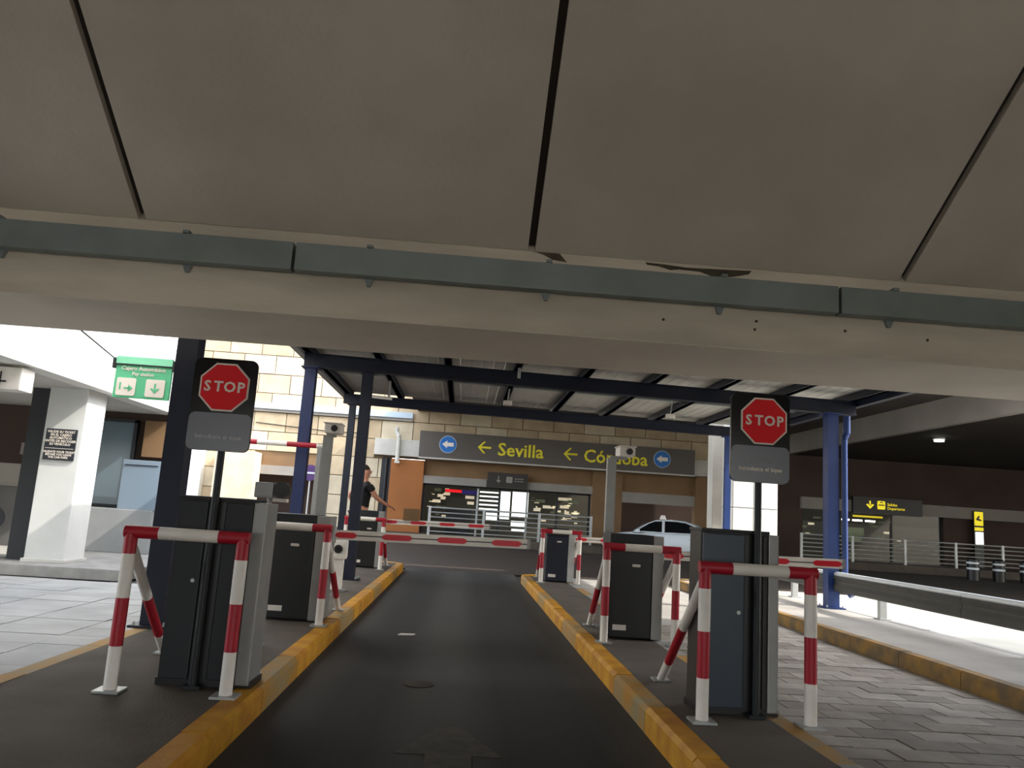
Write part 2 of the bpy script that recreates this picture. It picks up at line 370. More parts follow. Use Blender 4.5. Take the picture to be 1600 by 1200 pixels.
# ---- left building
lb=struct('wall_left','white building on the left with deep grey soffit on a square pillar')
MB().box(-5.75,-5.45,4.2,14.9,2.70,9.5).build('white_fascia',M['white_wall'],lb)
MB().box(-16,-5.75,4.2,15.4,2.70,3.0).build('soffit',M['grey_render'],lb)
MB().box(-16,-6.55,11.5,15.4,0,.15,ch=.01).build('raised_platform',M['kerb_g'],lb)
MB().box(-6.52,-4.62,11.5,15.4,0,.15,ch=.01).build('raised_platform',M['kerb_g'],lb)
MB().box(-16,-5.45,15.2,15.45,.15,2.72).build('recessed_back_wall',M['darkwall'],lb)
MB().box(-5.75,-5.45,14.9,15.45,2.7,9.5).build('end_pier',M['white_wall'],lb)
pi=struct('pillar','white square pillar with black notice plate on the platform edge')
MB().box(-6.24,-5.68,12.0,12.62,.15,2.70,ch=.012).build('pillar_shaft',M['pillar'],pi)
MB().box(-6.27,-5.65,11.97,12.65,.15,.20,ch=.01).build('pillar_foot',M['grey_render'],pi)
MB().box(-6.62,-6.26,12.25,12.6,.15,2.70).build('dark_gap_fill',M['cab'],pi)  # dark block painted in for the unlit gap beside the pillar

# ---- stone facade at the far end
fc=struct('wall_back','far limestone block facade with shop doors behind the road')
Y0=34.0
openings=[(-8.9,-5.9,0,3.25),(-3.55,5.5,0,3.35),(5.5,10.0,0,3.35),(-3.9,11.2,3.35,4.15)]
bw,bh=1.35,.82; cache={}; cnt=0
z=0.0; row=0
while z<8.9:
    x=-12.5-(.65 if row%2 else 0)
    while x<10.6:
        xa,xb=x,x+bw; 
        if z+bh/2>5.4 and xa>-2.6: x+=bw; continue
        # cut at openings
        zc=z+bh/2; segs=[(xa,xb)]
        for (o0,o1,p0,p1) in openings:
            if p0<zc<p1:
                ns=[]
                for (s0,s1) in segs:
                    if s1<=o0 or s0>=o1: ns.append((s0,s1)); continue
                    if s0<o0: ns.append((s0,o0))
                    if s1>o1: ns.append((o1,s1))
                segs=ns
        for (s0,s1) in segs:
            wd=round(s1-s0,2)
            if wd<.12: continue
            mt=random.choice([M['stone_a'],M['stone_b'],M['stone_c']]); key=(wd,mt.name)
            if key not in cache:
                b=MB(); b.box(.015,wd-.015,0,.10,.015,bh-.015,ch=.012 if wd>.2 else 0); o=b.build('stone_block',mt); cache[key]=o.data; bpy.data.objects.remove(o)
            o=bpy.data.objects.new('stone_block',cache[key]); COL.objects.link(o); o.parent=fc; o.location=(s0,Y0-.08+random.uniform(-.015,.01),z); cnt+=1
        x+=bw
    z+=bh; row+=1
print('blocks',cnt)
# backing with real openings
b=MB()
for (x0,x1,z0,z1) in ((-13,-8.9,0,3.25),(-5.9,-3.55,0,3.25),(-13,-3.55,3.25,9.2),(-3.55,13.4,3.35,9.2),(10,13.4,0,3.35)):
    b.box(x0,x1,Y0,Y0+.25,z0,z1)
b.build('backing',M['stone_back'],fc)
b=MB().box(-13,-2.4,33.70,33.92,5.05,5.30); b.build('ledge',M['ledge'],fc)
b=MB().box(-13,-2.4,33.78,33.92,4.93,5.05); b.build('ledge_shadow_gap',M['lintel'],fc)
MB().box(-3.9,11.2,33.6,34.0,3.42,4.12,ch=.02).build('gutter_box',M['fascia'],fc)
MB().box(-8.9,-5.9,33.9,34.0,2.30,2.68).build('lintel',M['lintel'],fc)
MB().box(-8.9,-5.9,33.98,34.1,2.68,3.25).build('brown_panel',M['brown'],fc)  # brown panel stands in for the shadow above this lintel
MB().box(-3.15,-1.75,33.7,34.1,.15,3.3).build('orange_pier',M['orange'],fc)
MB().box(-1.75,5.5,34.0,34.15,2.68,3.35).build('brown_panel',M['brown'],fc)
MB().box(-2.0,.95,33.75,34.0,2.36,2.68).build('lintel',M['lintel'],fc)
MB().box(2.7,5.5,33.75,34.0,2.36,2.68).build('lintel',M['lintel'],fc)
MB().box(5.5,6.8,33.8,34.1,.15,3.35).build('brown_pier',M['brown'],fc)
MB().box(6.8,10.0,33.95,34.1,2.55,3.35).build('brown_panel',M['brown'],fc)
MB().box(6.8,10.0,33.75,34.0,2.10,2.55).build('lintel',M['lintel'],fc)
MB().box(9.95,10.9,33.6,34.0,.15,3.4).build('beige_pier',M['brown'],fc)
MB().box(-12.1,-10.9,33.5,33.9,0,6.5).build('white_pier',M['white_wall'],fc)
MB().box(-10.2,-8.6,32.9,33.9,0,3.15).build('cream_block',M['stone_c'],fc)
MB().box(-9.9,-3.4,35.5,35.8,0,3.4).build('recess_back',M['darkwall'],fc)
MB().box(6.0,10.4,35.5,35.8,0,3.4).build('recess_back',M['darkwall'],fc)
MB().box(-3.55,-3.15,33.95,34.1,.15,3.35).build('recess_panel',M['cab'],fc)
rw=struct('wall_right','dark brown terminal wall under the elevated deck at right')
b=MB()
for (x0,x1,z0,z1) in ((13.4,14.8,0,4.7),(14.8,21.2,2.4,4.7),(21.2,45,0,4.7)): b.box(x0,x1,34,34.2,z0,z1)
b.build('wall_surface',M['darkwall'],rw)
MB().box(14.7,27.5,33.8,34.0,2.36,2.86).build('lintel',M['lintel'],rw)
MB().box(44.7,45,16,34.2,0,6.2).build('end_wall',M['darkwall'],rw)
MB().box(11.0,13.4,33.8,34.05,0,3.4).build('brown_pier',M['brown'],rw)
MB().box(-40,-13,34,34.2,0,9.2).build('plain_wall',M['white_wall'],rw)
# pavements along the facade
fp=struct('floor','raised pavement strip in front of the far doors')
MB().box(-13,6,30.7,34,0,.28).build('pavement',M['brown_road'],fp)
MB().box(12.6,30,30.7,34,0,.28).build('pavement',M['brown_road'],fp)
MB().box(-13,6,30.55,30.7,0,.30,ch=.02).build('kerb',M['island'],fp)
MB().box(12.6,30,30.55,30.7,0,.30,ch=.02).build('kerb',M['island'],fp)
# interior seen through the doors
ri=struct('window_1','glazed shop front behind the far railing with lit interior')
MB().box(-4,11,38.0,38.2,0,3.4).build('room_back',M['lit_dim'],ri)
MB().box(-1.75,5.5,34.4,38.0,2.7,2.8).build('room_ceiling',M['darkwall'],ri)
MB().box(-1.75,5.5,34.4,38.0,.1,.15).build('room_floor',M['brown_road'],ri)
for xx in (-1.70,.62,1.55,2.75,4.05,5.45):
    MB().box(xx-.04,xx+.04,34.15,34.25,.28,2.36).build('mullion',M['galv'] if xx in(.62,2.75) else M['cab'],ri)
MB().box(-1.75,5.5,34.15,34.25,2.28,2.36).build('transom',M['cab'],ri)
for (x0,x1,z0,z1) in ((1.72,2.16,1.05,2.30),(2.26,3.0,1.2,2.32),(2.26,2.95,.75,1.0),(1.1,1.66,.95,1.3),(2.3,2.9,.5,.64)):
    MB().box(x0,x1,36.5,36.55,z0,z1).build('lit_pane',M['lit_white'],ri)
for k in range(5): MB().box(.75,1.62,36.45,36.5,1.42+k*.19,1.49+k*.19).build('lit_shelf_strip',M['lit_white'],ri)
for k,(xx,zz,ww) in enumerate(((-1.3,2.1,.3),(-1.15,1.85,.25),(-1.35,1.6,.35),(-1.0,1.75,.2),(-1.2,1.35,.25),(-.85,1.95,.25),(.1,1.85,.4),(.2,1.6,.3),(3.3,1.9,.4),(3.6,1.65,.35),(3.2,1.5,.3),(4.3,2.05,.6),(4.7,1.95,.5),(4.6,1.45,.2),(4.4,1.7,.4))):
    MB().box(xx,xx+ww,35.6+.1*(k%3),35.7+.1*(k%3),zz,zz+.13).build('lit_display',M['lit_cream'] if k%4 else M['lit_green'],ri)
rd=random.Random(3)
for k in range(46):
    xx=rd.choice([rd.uniform(-1.6,-.8),rd.uniform(3.0,4.6),rd.uniform(4.4,5.3)]); zz=rd.uniform(.9,2.2); ww=rd.uniform(.06,.28)
    MB().box(xx,xx+ww,36,36.1,zz,zz+rd.uniform(.03,.09)).build('lit_display',rd.choice([M['lit_cream'],M['lit_green'],M['lit_cream']]),ri)
MB().box(-.80,-.08,34.9,35.0,2.08,2.2).build('red_light_strip',M['lit_red'],ri)
MB().box(-.08,.60,34.9,35.0,2.03,2.2).build('blue_light_strip',M['lit_navy'],ri)
MB().box(-.7,.4,35.2,35.8,.15,1.35).build('dark_counter',M['black'],ri)
gl=bpy.data.materials.new('clear_glass'); gl.use_nodes=True; g_=gl.node_tree.nodes['Principled BSDF']; g_.inputs['Transmission Weight'].default_value=1; g_.inputs['Roughness'].default_value=0; g_.inputs['IOR'].default_value=1.1
for (x0,x1) in ((-1.66,.58),(.66,1.51),(1.59,2.71),(2.79,4.01),(4.09,5.41)):
    MB().box(x0,x1,34.19,34.20,.28,2.28).build('glass_pane',gl,ri)
rj=struct('window_2','glazed entrance under the dark terminal wall at far right')
MB().box(11,30,38.0,38.2,0,3.2).build('room_back',M['lit_dim'],rj)
MB().box(14.8,21.2,34.4,38,2.5,2.6).build('room_ceiling',M['darkwall'],rj)
for xx in (14.84,16.6,18.9,21.16): MB().box(xx-.04,xx+.04,34.15,34.25,.28,2.4).build('mullion',M['cab'],rj)
for xx in (17.0,17.6,18.2): MB().box(xx,xx+.42,35,35.1,1.98,2.05).build('lit_lamp',M['lit_lamp'],rj)
MB().box(17.4,18.75,34.6,34.65,2.16,2.24).build('yellow_light_strip',M['lit_yellow'],rj)
for k,(xx,zz,ww) in enumerate(((15.3,1.8,.3),(15.5,1.55,.4),(15.2,1.4,.3),(17.4,1.35,1.2),(17.6,1.1,.9),(19.6,1.5,.3),(16.0,1.7,.25),(19.2,1.3,.4))):
    MB().box(xx,xx+ww,36,36.1,zz,zz+(.35 if ww>.8 else .1)).build('lit_display',M['lit_green'] if ww>.35 else M['lit_cream'],rj)
for k in range(22):
    xx=rd.uniform(14.9,21); zz=rd.uniform(.8,2.1); ww=rd.uniform(.08,.35)
    MB().box(xx,xx+ww,36.2,36.3,zz,zz+rd.uniform(.03,.08)).build('lit_display',rd.choice([M['lit_cream'],M['lit_green'],M['lit_green']]),rj)
for (x0,x1) in ((14.9,16.55),(16.65,18.85),(18.95,21.1)): MB().box(x0,x1,34.19,34.20,.28,2.36).build('glass_pane',gl,rj)

# bright tiled column past the canopy
tc=struct('pillar','bright white tiled column beyond the right stop sign')
MB().box(5.86,6.86,17.02,17.6,0,4.3).build('column_core',M['lintel'],tc)
for k in range(5):
    for (xa,xb) in ((5.86,6.30),(6.32,6.84)):
        MB().box(xa,xb,16.98,17.03,.02+k*.86,.86+k*.86,ch=.006).build('tile',M['white_wall'],tc)
for k in range(5): MB().box(5.82,5.87,17.0,17.6,.02+k*.86,.86+k*.86).build('tile',M['white_wall'],tc)
tc2=struct('pillar','beige rendered column behind the blue canopy corner post')
MB().box(5.78,6.12,18.2,18.6,0,5.42,ch=.02).build('column_shaft',M['fascia'],tc2)

# ================================================================== CANOPY
cn=thing('canopy','blue steel canopy with grey sheet roof over the barrier lanes','canopy',(1.7,12,0))
def zb(x): return 3.32-.016*(x+2.5)
def beam(y,wd,h,mt,x0=-2.62,x1=6.2):
    b=MB(); pts=[(x0,zb(x0)),(x1,zb(x1)),(x1,zb(x1)+h),(x0,zb(x0)+h)]
    b.prism(pts,y-wd/2,y+wd/2)
    # I-beam flanges
    for dz in (0,h-.015):
        b.prism([(x0,zb(x0)+dz),(x1,zb(x1)+dz),(x1,zb(x1)+dz+.015),(x0,zb(x0)+dz+.015)],y-wd/2-.03,y+wd/2+.03)
    b.build('cross_beam',mt,cn)
beam(6.98,.08,.2,M['navy']); beam(12.25,.08,.22,M['navy']); beam(16.4,.08,.2,M['navy'])
ribs=[-2.55,-1.46,-.38,.70,1.79,2.87,3.96,5.04,6.13]
for x in ribs:
    z=zb(x)+.22; b=MB(); b.box(x-.04,x+.04,6.7,17.0,z,z+.12); b.box(x-.06,x+.06,6.7,17.0,z,z+.012); b.build('rafter',M['navy'],cn)
for xa,xb in zip(ribs[:-1],ribs[1:]):
    b=MB(); n=6
    for k in range(n):
        x0=xa+(xb-xa)*k/n; x1=xa+(xb-xa)*(k+1)/n; z=zb(x0)+.345; h=0
        b.box(x0+.003,x1-.003,6.6,17.1,z,z+.03)
    b.build('roof_sheet',M['metalroof'],cn)
for y in (8.7,10.4,14.3): 
    b=MB(); b.prism([(-2.6,zb(-2.6)+.30),(6.2,zb(6.2)+.30),(6.2,zb(6.2)+.345),(-2.6,zb(-2.6)+.345)],y-.03,y+.03); b.build('purlin',M['duct'],cn)
b=MB(); b.box(-2.72,-2.62,6.6,17.1,zb(-2.6)+.18,zb(-2.6)+.36); b.build('edge_gutter',M['alu'],cn)
b=MB(); b.box(6.2,6.3,6.6,17.1,zb(6.2)+.14,zb(6.2)+.34); b.build('edge_gutter',M['navy'],cn)
def column(x,y,wd,mt,z0=.15,label=None):
    r=thing('canopy_column',label,'column',(x,y,z0))
    b=MB(); h=wd/2; zt=zb(x)
    b.box(x-h,x+h,y-h,y-h+.012,z0+.02,zt); b.box(x-h,x+h,y+h-.012,y+h,z0+.02,zt); b.box(x-.006 if False else x-h*.98,x+h*.98,y-h+.012,y+h-.012,z0+.02,zt)
    b.build('shaft',mt,r)
    MB().box(x-h-.07,x+h+.07,y-h-.07,y+h+.07,z0,z0+.02).build('base_plate',mt,r)
    for sx in (-1,1):
        for sy in (-1,1): MB().tube((x+sx*(h+.035),y+sy*(h+.035),z0+.02),(x+sx*(h+.035),y+sy*(h+.035),z0+.05),.012,n=6).build('bolt',M['galv'],r)
    MB().box(x-h-.05,x+h+.05,y-h-.05,y+h+.05,zt-.02,zt).build('cap_plate',mt,r)
    return r
column(-2.49,6.98,.18,M['navy'],label='dark blue steel column behind the left stop sign')
column(-2.50,12.25,.17,M['midblue'],label='blue steel column left of the left camera pole, at the canopy front corner')
column(-1.62,12.25,.16,M['navy'],label='dark blue column on the left island in front of the person')
column(-2.42,16.4,.13,M['navy'],label='thin dark column at the far left canopy corner')
cr=column(5.80,12.25,.18,M['blue'],label='bright blue column with downpipe beside the guardrail')
column(5.52,16.4,.12,M['blue'],label='thin blue column seen beside the white tiled pillar')
column(5.80,6.6,.18,M['blue'],label='nearest right blue canopy column beside the first guardrail post')
b=MB(); b.tube((6.0,12.12,3.14),(6.0,12.12,2.86),.055); b.tube((6.0,12.12,2.86),(5.96,12.12,2.78),.05); b.tube((5.96,12.12,2.78),(5.96,12.12,.5),.045); b.tube((5.96,12.12,.5),(6.02,12.02,.36),.05)
b.build('downpipe',M['blue'],cr)
# lamps hung in the canopy
def small_lamp(label,x,y,z):
    r=thing('canopy_lamp',label,'lamp',(x,y,z))
    MB().box(x-.08,x+.08,y-.06,y+.06,z,z+.08,ch=.015).build('housing',M['white'],r)
    MB().tube((x,y,z+.08),(x+.03,y,zb(x)+.30),.012).build('stem',M['galv'],r)
    MB().box(x-.06,x+.06,y-.05,y+.05,z-.01,z).build('lens',M['alu'],r)
small_lamp('small white lamp hanging in the middle of the canopy',.67,14,3.19)
small_lamp('small white floodlight under the canopy near the right stop sign',3.64,14,3.16)
r=thing('tube_lamp','slim white tube lamp beside the left canopy column','lamp',(-1.6,14,3.1))
MB().tube((-1.95,14.3,3.22),(-1.42,14.3,3.2),.03).build('tube',M['white'],r)
for xx in (-1.9,-1.48): MB().box(xx-.02,xx+.02,14.28,14.32,3.22,3.66).build('hanger',M['galv'],r)
r=tag(MB().tube((.72,11.9,3.33),(.72,11.9,3.62),.025).build('conduit',M['galv']),'short pale conduit dropping from the canopy roof','pipe')

# ================================================================== STANCHIONS
def stanchion(label,xl,xr,y,zt=1.02,sl=1.15,both=True):
    r=thing('crash_guard',label,'guard rail',((xl+xr)/2,y,.15))
    R=.036; zs=[.15,.40,.66,.90]
    def z_at(f): return .15+f*(zt-.15)
    for x in (xl,xr):
        b=MB()
        for (f0,f1,mi) in ((0,.28,0),(.28,.58,1),(.58,.86,0),(.86,1,1)): b.tube((x,y,z_at(f0)+(.012 if f0==0 else 0)),(x,y,z_at(f1)),R,mi,16)
        b.build('leg',[M['white'],M['red']],r)
        MB().box(x-.07,x+.07,y-.07,y+.07,.15,.163).build('foot_plate',M['galv'],r)
    w=xr-xl; b=MB()
    for (f0,f1,mi) in ((-.055,.25,1),(.25,.78,0),(.78,1.055,1)): b.tube((xl+w*f0,y,zt),(xl+w*f1,y,zt),R,mi,16)
    b.build('top_bar',[M['white'],M['red']],r)
    for x in (xl,xr):
        if x==xl: s=-.05
        else: s=.05
        if x==xr and not both: continue
        b=MB(); p0=Vector((x,y+.03,z_at(.90))); p1=Vector((x+(-.12 if x==xl and xl<0 else .0),y+sl,.15)); 
        if xl>0: p1.x=x+(.05 if x==xl else .0)
        q=[p0+(p1-p0)*t for t in (0,.42,.78,.985)]
        for k,mi in ((0,0),(1,1),(2,0)): b.tube(q[k],q[k+1],R*.85,mi,14)
        b.build('rear_strut',[M['white'],M['red']],r)
        MB().box(p1.x-.06,p1.x+.06,p1.y-.06,p1.y+.06,.15,.162).build('foot_plate',M['galv'],r)
    return r
stanchion('red and white crash guard in front of the left ticket terminal',-1.87,-1.24,4.70,both=False)
stanchion('red and white crash guard in front of the right ticket terminal',1.46,2.10,4.70,both=False)
stanchion('red and white crash guard around the second cabinet of the left island',-1.86,-1.22,7.48)
stanchion('red and white crash guard around the second cabinet of the right island',1.38,2.04,7.45)
stanchion('far crash guard on the left island beside the person',-2.04,-1.38,14.4)
stanchion('far crash guard on the right island in front of the navy cabinet',1.42,2.06,13.75)

# ================================================================== TERMINALS
def terminal(label,x0,x1,xs,y,zt,groove,polex):
    r=thing('ticket_terminal',label,'ticket machine',((x0+x1)/2,y+.2,.15))
    MB().box(x0,x1,y+.03,y+.27,.17,zt-.01,ch=.01).build('body',M['cab_side'],r)
    MB().box(x0-.01,xs+.01,y+.02,y+.28,.15,.19).build('plinth',M['black'],r)
    g0,g1=groove
    d=MB().box(x0+.008,g0-.004,y,y+.03,.19,zt-.03,ch=.006).build('door',M['slate'] if x0>0 else M['cab'],r)
    MB().box(g0,g1,y+.012,y+.03,.19,zt-.03).build('recess',M['black'],r)
    d2=MB().box(g1+.004,x1-.004,y,y+.03,.19,zt-.03,ch=.006).build('door',M['cab'] if x0<0 else M['cab_side'],r)
    MB().box(x1,xs,y-.005,y+.27,.17,zt-.02,ch=.008).build('side_rail',M['alu'],r)
    MB().box(x0-.006,x1+.006,y-.004,y+.27,zt-.02,zt,ch=.004).build('lid',M['cab'],r)
    k=MB().tube((g0-.04,y-.008,.75),(g0-.04,y,.75),.012); k.build('lock',M['galv'],d)
    return r
terminal('charcoal ticket terminal on the left island under the stop sign',-1.70,-1.25,-1.17,4.90,1.245,(-1.52,-1.42),-1.475)
terminal('slate blue ticket terminal on the right island under the stop sign',1.50,1.92,1.985,4.90,1.25,(1.775,1.885),1.83)
def stop_sign(label,xc,y,zt,zbm,pole_x,pole_y,lines,oct_z,ocx):
    r=thing('stop_sign',label,'sign',(pole_x,pole_y,.15))
    MB().tube((pole_x,pole_y,.17),(pole_x,pole_y,zt-.12),.022,n=14).build('pole',M['cab'],r)
    MB().box(pole_x-.05,pole_x+.05,pole_y-.035,pole_y+.03,.15,.17).build('foot_plate',M['cab'],r)
    w=.375; h=zt-zbm; zc=(zt+zbm)/2
    bd=MB().prism(rrect(xc,zc,w,h,.04),y,y+.02).build('board',M['signblk'],r)
    MB().prism(rrect(xc,zbm+.115,w-.004,.225,.038),y-.002,y+.001).build('lower_panel',M['signslate'],bd)
    for dz in (.12,.36): MB().box(pole_x-.05,pole_x+.05,y+.02,pole_y+.02,zbm+dz,zbm+dz+.03).build('clamp',M['galv'],r)
    R=.158
    o=MB().prism(ngon(ocx,oct_z,R,8,math.pi/8),y-.006,y).build('octagon_rim',M['signwhite'],r)
    f=MB().prism(ngon(ocx,oct_z,R-.011,8,math.pi/8),y-.009,y-.0055).build('octagon_face',M['signred'],r)
    # letters drawn as real glyphs with spacing
    for ch,dx in zip('STOP',(-.099,-.034,.034,.1)):
        text('letter','%s'%ch,.088,M['signwhite'],f,ocx+dx,y-.0105,oct_z+.0,bold=.0022,depth=.0012)
    for (s,sz,dz,mt,bo) in lines: text('lettering',s,sz,mt,bd,xc,y-.004,zbm+dz,bold=bo,depth=.001)
    return r
stop_sign('stop sign on black board above the left ticket terminal',-1.487,4.80,2.075,1.515,-1.475,4.862,[('Introduzca el tique',.036,.083,M['textgrey'],.0006)],1.90,-1.485)
stop_sign('stop sign on black board above the right ticket terminal',1.822,4.80,2.10,1.545,1.835,4.862,[('Introduce ticket',.030,.125,M['alu'],0),('Introduzca el tique',.036,.083,M['signwhite'],.0008)],1.93,1.842)

def cabinet(label,x0,x1,xs,y,zt,door,strip,hasarm,labx,arm_x1=None,arm_y=None,arm_z=.97,armlabel=None):
    r=thing('barrier_cabinet',label,'barrier cabinet',((x0+xs)/2,y+.2,.15))
    MB().box(x0,x1,y+.03,y+.40,.16,zt-.03,ch=.008).build('body',M['cab'],r)
    d=MB().box(x0+.006,x1-.006,y,y+.03,.17,zt-.13,ch=.006).build('door',door,r)
    MB().box(x0-.004,x1+.004,y-.006,y+.41,zt-.12,zt,ch=.008).build('lid',M['cab'],r)
    MB().box(x1+.002,xs,y+.0,y+.38,.16,zt-.005,ch=.008).build('side_housing',strip,r)
    MB().box(x0+.05,x0+.18,y-.003,y,.235,.285).build('white_plate',M['white'],d)
    MB().prism(rrect(labx,.845,.08,.026,.008,3),y-.004,y).build('badge',M['white'],d)
    if arm_x1 is not None:
        dz=.012; L0=xs+.035; F6=[(0,1,3,2),(4,6,7,5),(0,4,5,1),(2,3,7,6),(0,2,6,4),(1,5,7,3)]
        def seg(a,xa,xb,z0,z1,hy):
            ta=(xa-L0)*dz; tb=(xb-L0)*dz; y0=arm_y-hy; y1=arm_y+hy
            a.add([(xa,y0,arm_z+z0+ta),(xa,y1,arm_z+z0+ta),(xa,y0,arm_z+z1+ta),(xa,y1,arm_z+z1+ta),(xb,y0,arm_z+z0+tb),(xb,y1,arm_z+z0+tb),(xb,y0,arm_z+z1+tb),(xb,y1,arm_z+z1+tb)],F6); return a
        ar=seg(MB(),L0,arm_x1-.03,-.046,.046,.020).build('barrier_arm',M['white'],r); ar['label']=armlabel
        MB().box(xs-.005,xs+.035,arm_y-.05,arm_y+.05,arm_z-.08,arm_z+.08,ch=.01).build('hub',M['galv'],ar)
        seg(MB(),L0+.001,arm_x1-.031,-.005,.005,.0215).build('centre_groove',M['cab'],ar)
        seg(MB(),arm_x1-.03,arm_x1,-.048,.048,.024).build('end_cap',M['alu'],ar)
        xa=L0
        while xa<arm_x1-.15:
            xb=xa+(.20 if xa==L0 else .285); vs=[]
            for yy in (-.0235,.0235):
                for (fx,fz) in ((xa,-.014),(xa,.014),(xa+.03,.027),(xb-.03,.027),(xb,.014),(xb,-.014),(xb-.03,-.027),(xa+.03,-.027)):
                    vs.append((fx,arm_y+yy,arm_z+fz+(fx-L0)*dz))
            n=8; a=MB(); a.add(vs,[tuple(range(n)),tuple(range(2*n-1,n-1,-1))]+[(k,n+k,n+(k+1)%n,(k+1)%n) for k in range(n)])
            a.build('red_band',M['armred'],ar); xa=xb+.25
        return r,ar
    return r,None
_,armA=cabinet('black barrier cabinet on the left island behind the ticket terminal',-1.79,-1.37,-1.24,7.70,1.13,M['black'],M['alu'],1,-1.55,.69,7.88,.955,'red and white barrier arm lowered across the centre lane in front')
_,armB=cabinet('black barrier cabinet on the right island behind the ticket terminal',1.46,1.88,1.985,7.72,1.14,M['black'],M['alu'],1,1.72,3.87,7.88,.955,'red and white barrier arm lowered across the right hand lane')
_,armC=cabinet('small far black cabinet on the left island beside the person',-1.95,-1.52,-1.42,14.7,1.17,M['black'],M['alu'],1,-1.66,.55,14.9,.99,'distant red and white barrier arm before the far railing')
_,armD=cabinet('small navy far cabinet at the tip of the right island',1.52,1.90,2.02,14.0,1.07,M['navy'],M['galv'],1,1.74,2.9,14.25,.90,'distant barrier arm to the right of the navy cabinet')
b=MB(); b.box(-1.08,-.78,14.84,14.87,1.03,1.25,ch=.01); b.build('hanging_plate',M['brown'],armC)

# ================================================================== camera poles and small posts
def camera_pole(label,x,y,zt,cx,flip):
    r=thing('camera_pole',label,'camera pole',(x,y,.15))
    MB().box(x-.05,x+.05,y-.04,y+.04,.17,zt,ch=.012).build('post',M['alu'],r)
    MB().box(x-.09,x+.09,y-.08,y+.08,.15,.17).build('base_plate',M['alu'],r)
    h=MB(); h.box(cx-.085,cx+.085,y-.16,y+.10,zt+.02,zt+.12,ch=.015); o=h.build('camera_housing',M['white'],r)
    MB().box(cx-.095,cx+.095,y-.18,y+.10,zt+.12,zt+.13).build('sun_hood',M['white'],o)
    MB().tube((cx+.02,y-.175,zt+.07),(cx+.02,y-.155,zt+.07),.035).build('lens',M['black'],o)
    MB().box(min(x,cx)-.02,max(x,cx)+.02,y-.03,y+.03,zt-.01,zt+.025).build('bracket',M['alu'],r)
camera_pole('grey camera pole behind the second cabinet of the left island',-1.48,8.5,1.96,-1.42,0)
camera_pole('grey camera pole in front of the overhead destination sign',1.58,8.5,1.93,1.72,1)
# height limit bar over the left lane
r=thing('height_limit_bar','red and white height limit bar across the left lane','height bar',(-3.2,12,0))
b=MB(); xa=-4.45; mi=0
while xa<-2.16:
    xb=min(xa+.44,-2.16); b.tube((xa,12.0,2.09),(xb,12.0,2.09),.038,mi,14); xa=xb; mi=1-mi
b.build('bar',[M['red'],M['white']],r)
for xx,z0 in ((-4.42,0),(-2.2,.15)):
    MB().box(xx-.035,xx+.035,11.97,12.03,z0,2.13,ch=.008).build('post',M['alu'],r)
# white intercom on stand
r=thing('intercom_stand','white box with round dark lens on the left island','intercom',(-1.55,10.5,.15))
MB().box(-1.66,-1.45,10.46,10.66,.55,.80,ch=.035).build('housing',M['white'],r)
MB().tube((-1.55,10.44,.68),(-1.55,10.47,.68),.055).build('lens',M['black'],r)
MB().tube((-1.55,10.43,.68),(-1.55,10.445,.68),.03).build('lens_glass',M['glass'],r)
MB().box(-1.62,-1.48,10.5,10.62,.17,.55,ch=.02).build('stand',M['white'],r)
MB().box(-1.67,-1.43,10.45,10.67,.15,.17).build('base_plate',M['alu'],r)

r=thing('floodlight','small black floodlight with pale bracket behind the left ticket terminal','floodlight',(-1.45,6.3,.15))
MB().tube((-1.5,6.3,.17),(-1.5,6.3,1.30),.022,n=10).build('post',M['alu'],r)
MB().box(-1.57,-1.43,6.24,6.36,.15,.17).build('base_plate',M['alu'],r)
MB().box(-1.60,-1.46,6.2,6.34,1.26,1.38,ch=.015).build('junction_box',M['alu'],r)
MB().tube((-1.40,6.22,1.33),(-1.40,6.40,1.33),.062,n=18,r1=.045).build('lamp_head',M['black'],r)
MB().box(-1.47,-1.36,6.26,6.34,1.235,1.262,ch=.006).build('bracket',M['white'],r)
# ================================================================== guardrail
r=thing('guardrail','galvanised guardrail with rounded top along the right island','guardrail',(5.85,10,.15))
prof=[(5.82,.41),(5.80,.43),(5.79,.49),(5.81,.54),(5.81,.57),(5.79,.62),(5.80,.65),(5.86,.65),(5.86,.64),(5.83,.62),(5.84,.56),(5.83,.49),(5.84,.43)]
for (ya,yb) in ((5.0,9.0),(9.02,13.0),(13.02,15.9)):
    MB().prism(prof,ya,yb).build('rail_beam',M['shaded_railgalv'],r); MB().tube((5.84,ya,.675),(5.84,yb,.675),.036,n=16).build('top_tube',M['skylit_galv'],r)
for y in (5.1,7.98,10.97,13.9):
    MB().box(5.87,5.97,y-.04,y+.04,.16,.67,ch=.006).build('post',M['galv'],r)
    MB().box(5.84,6.0,y-.09,y+.09,.15,.165).build('base_plate',M['galv'],r)

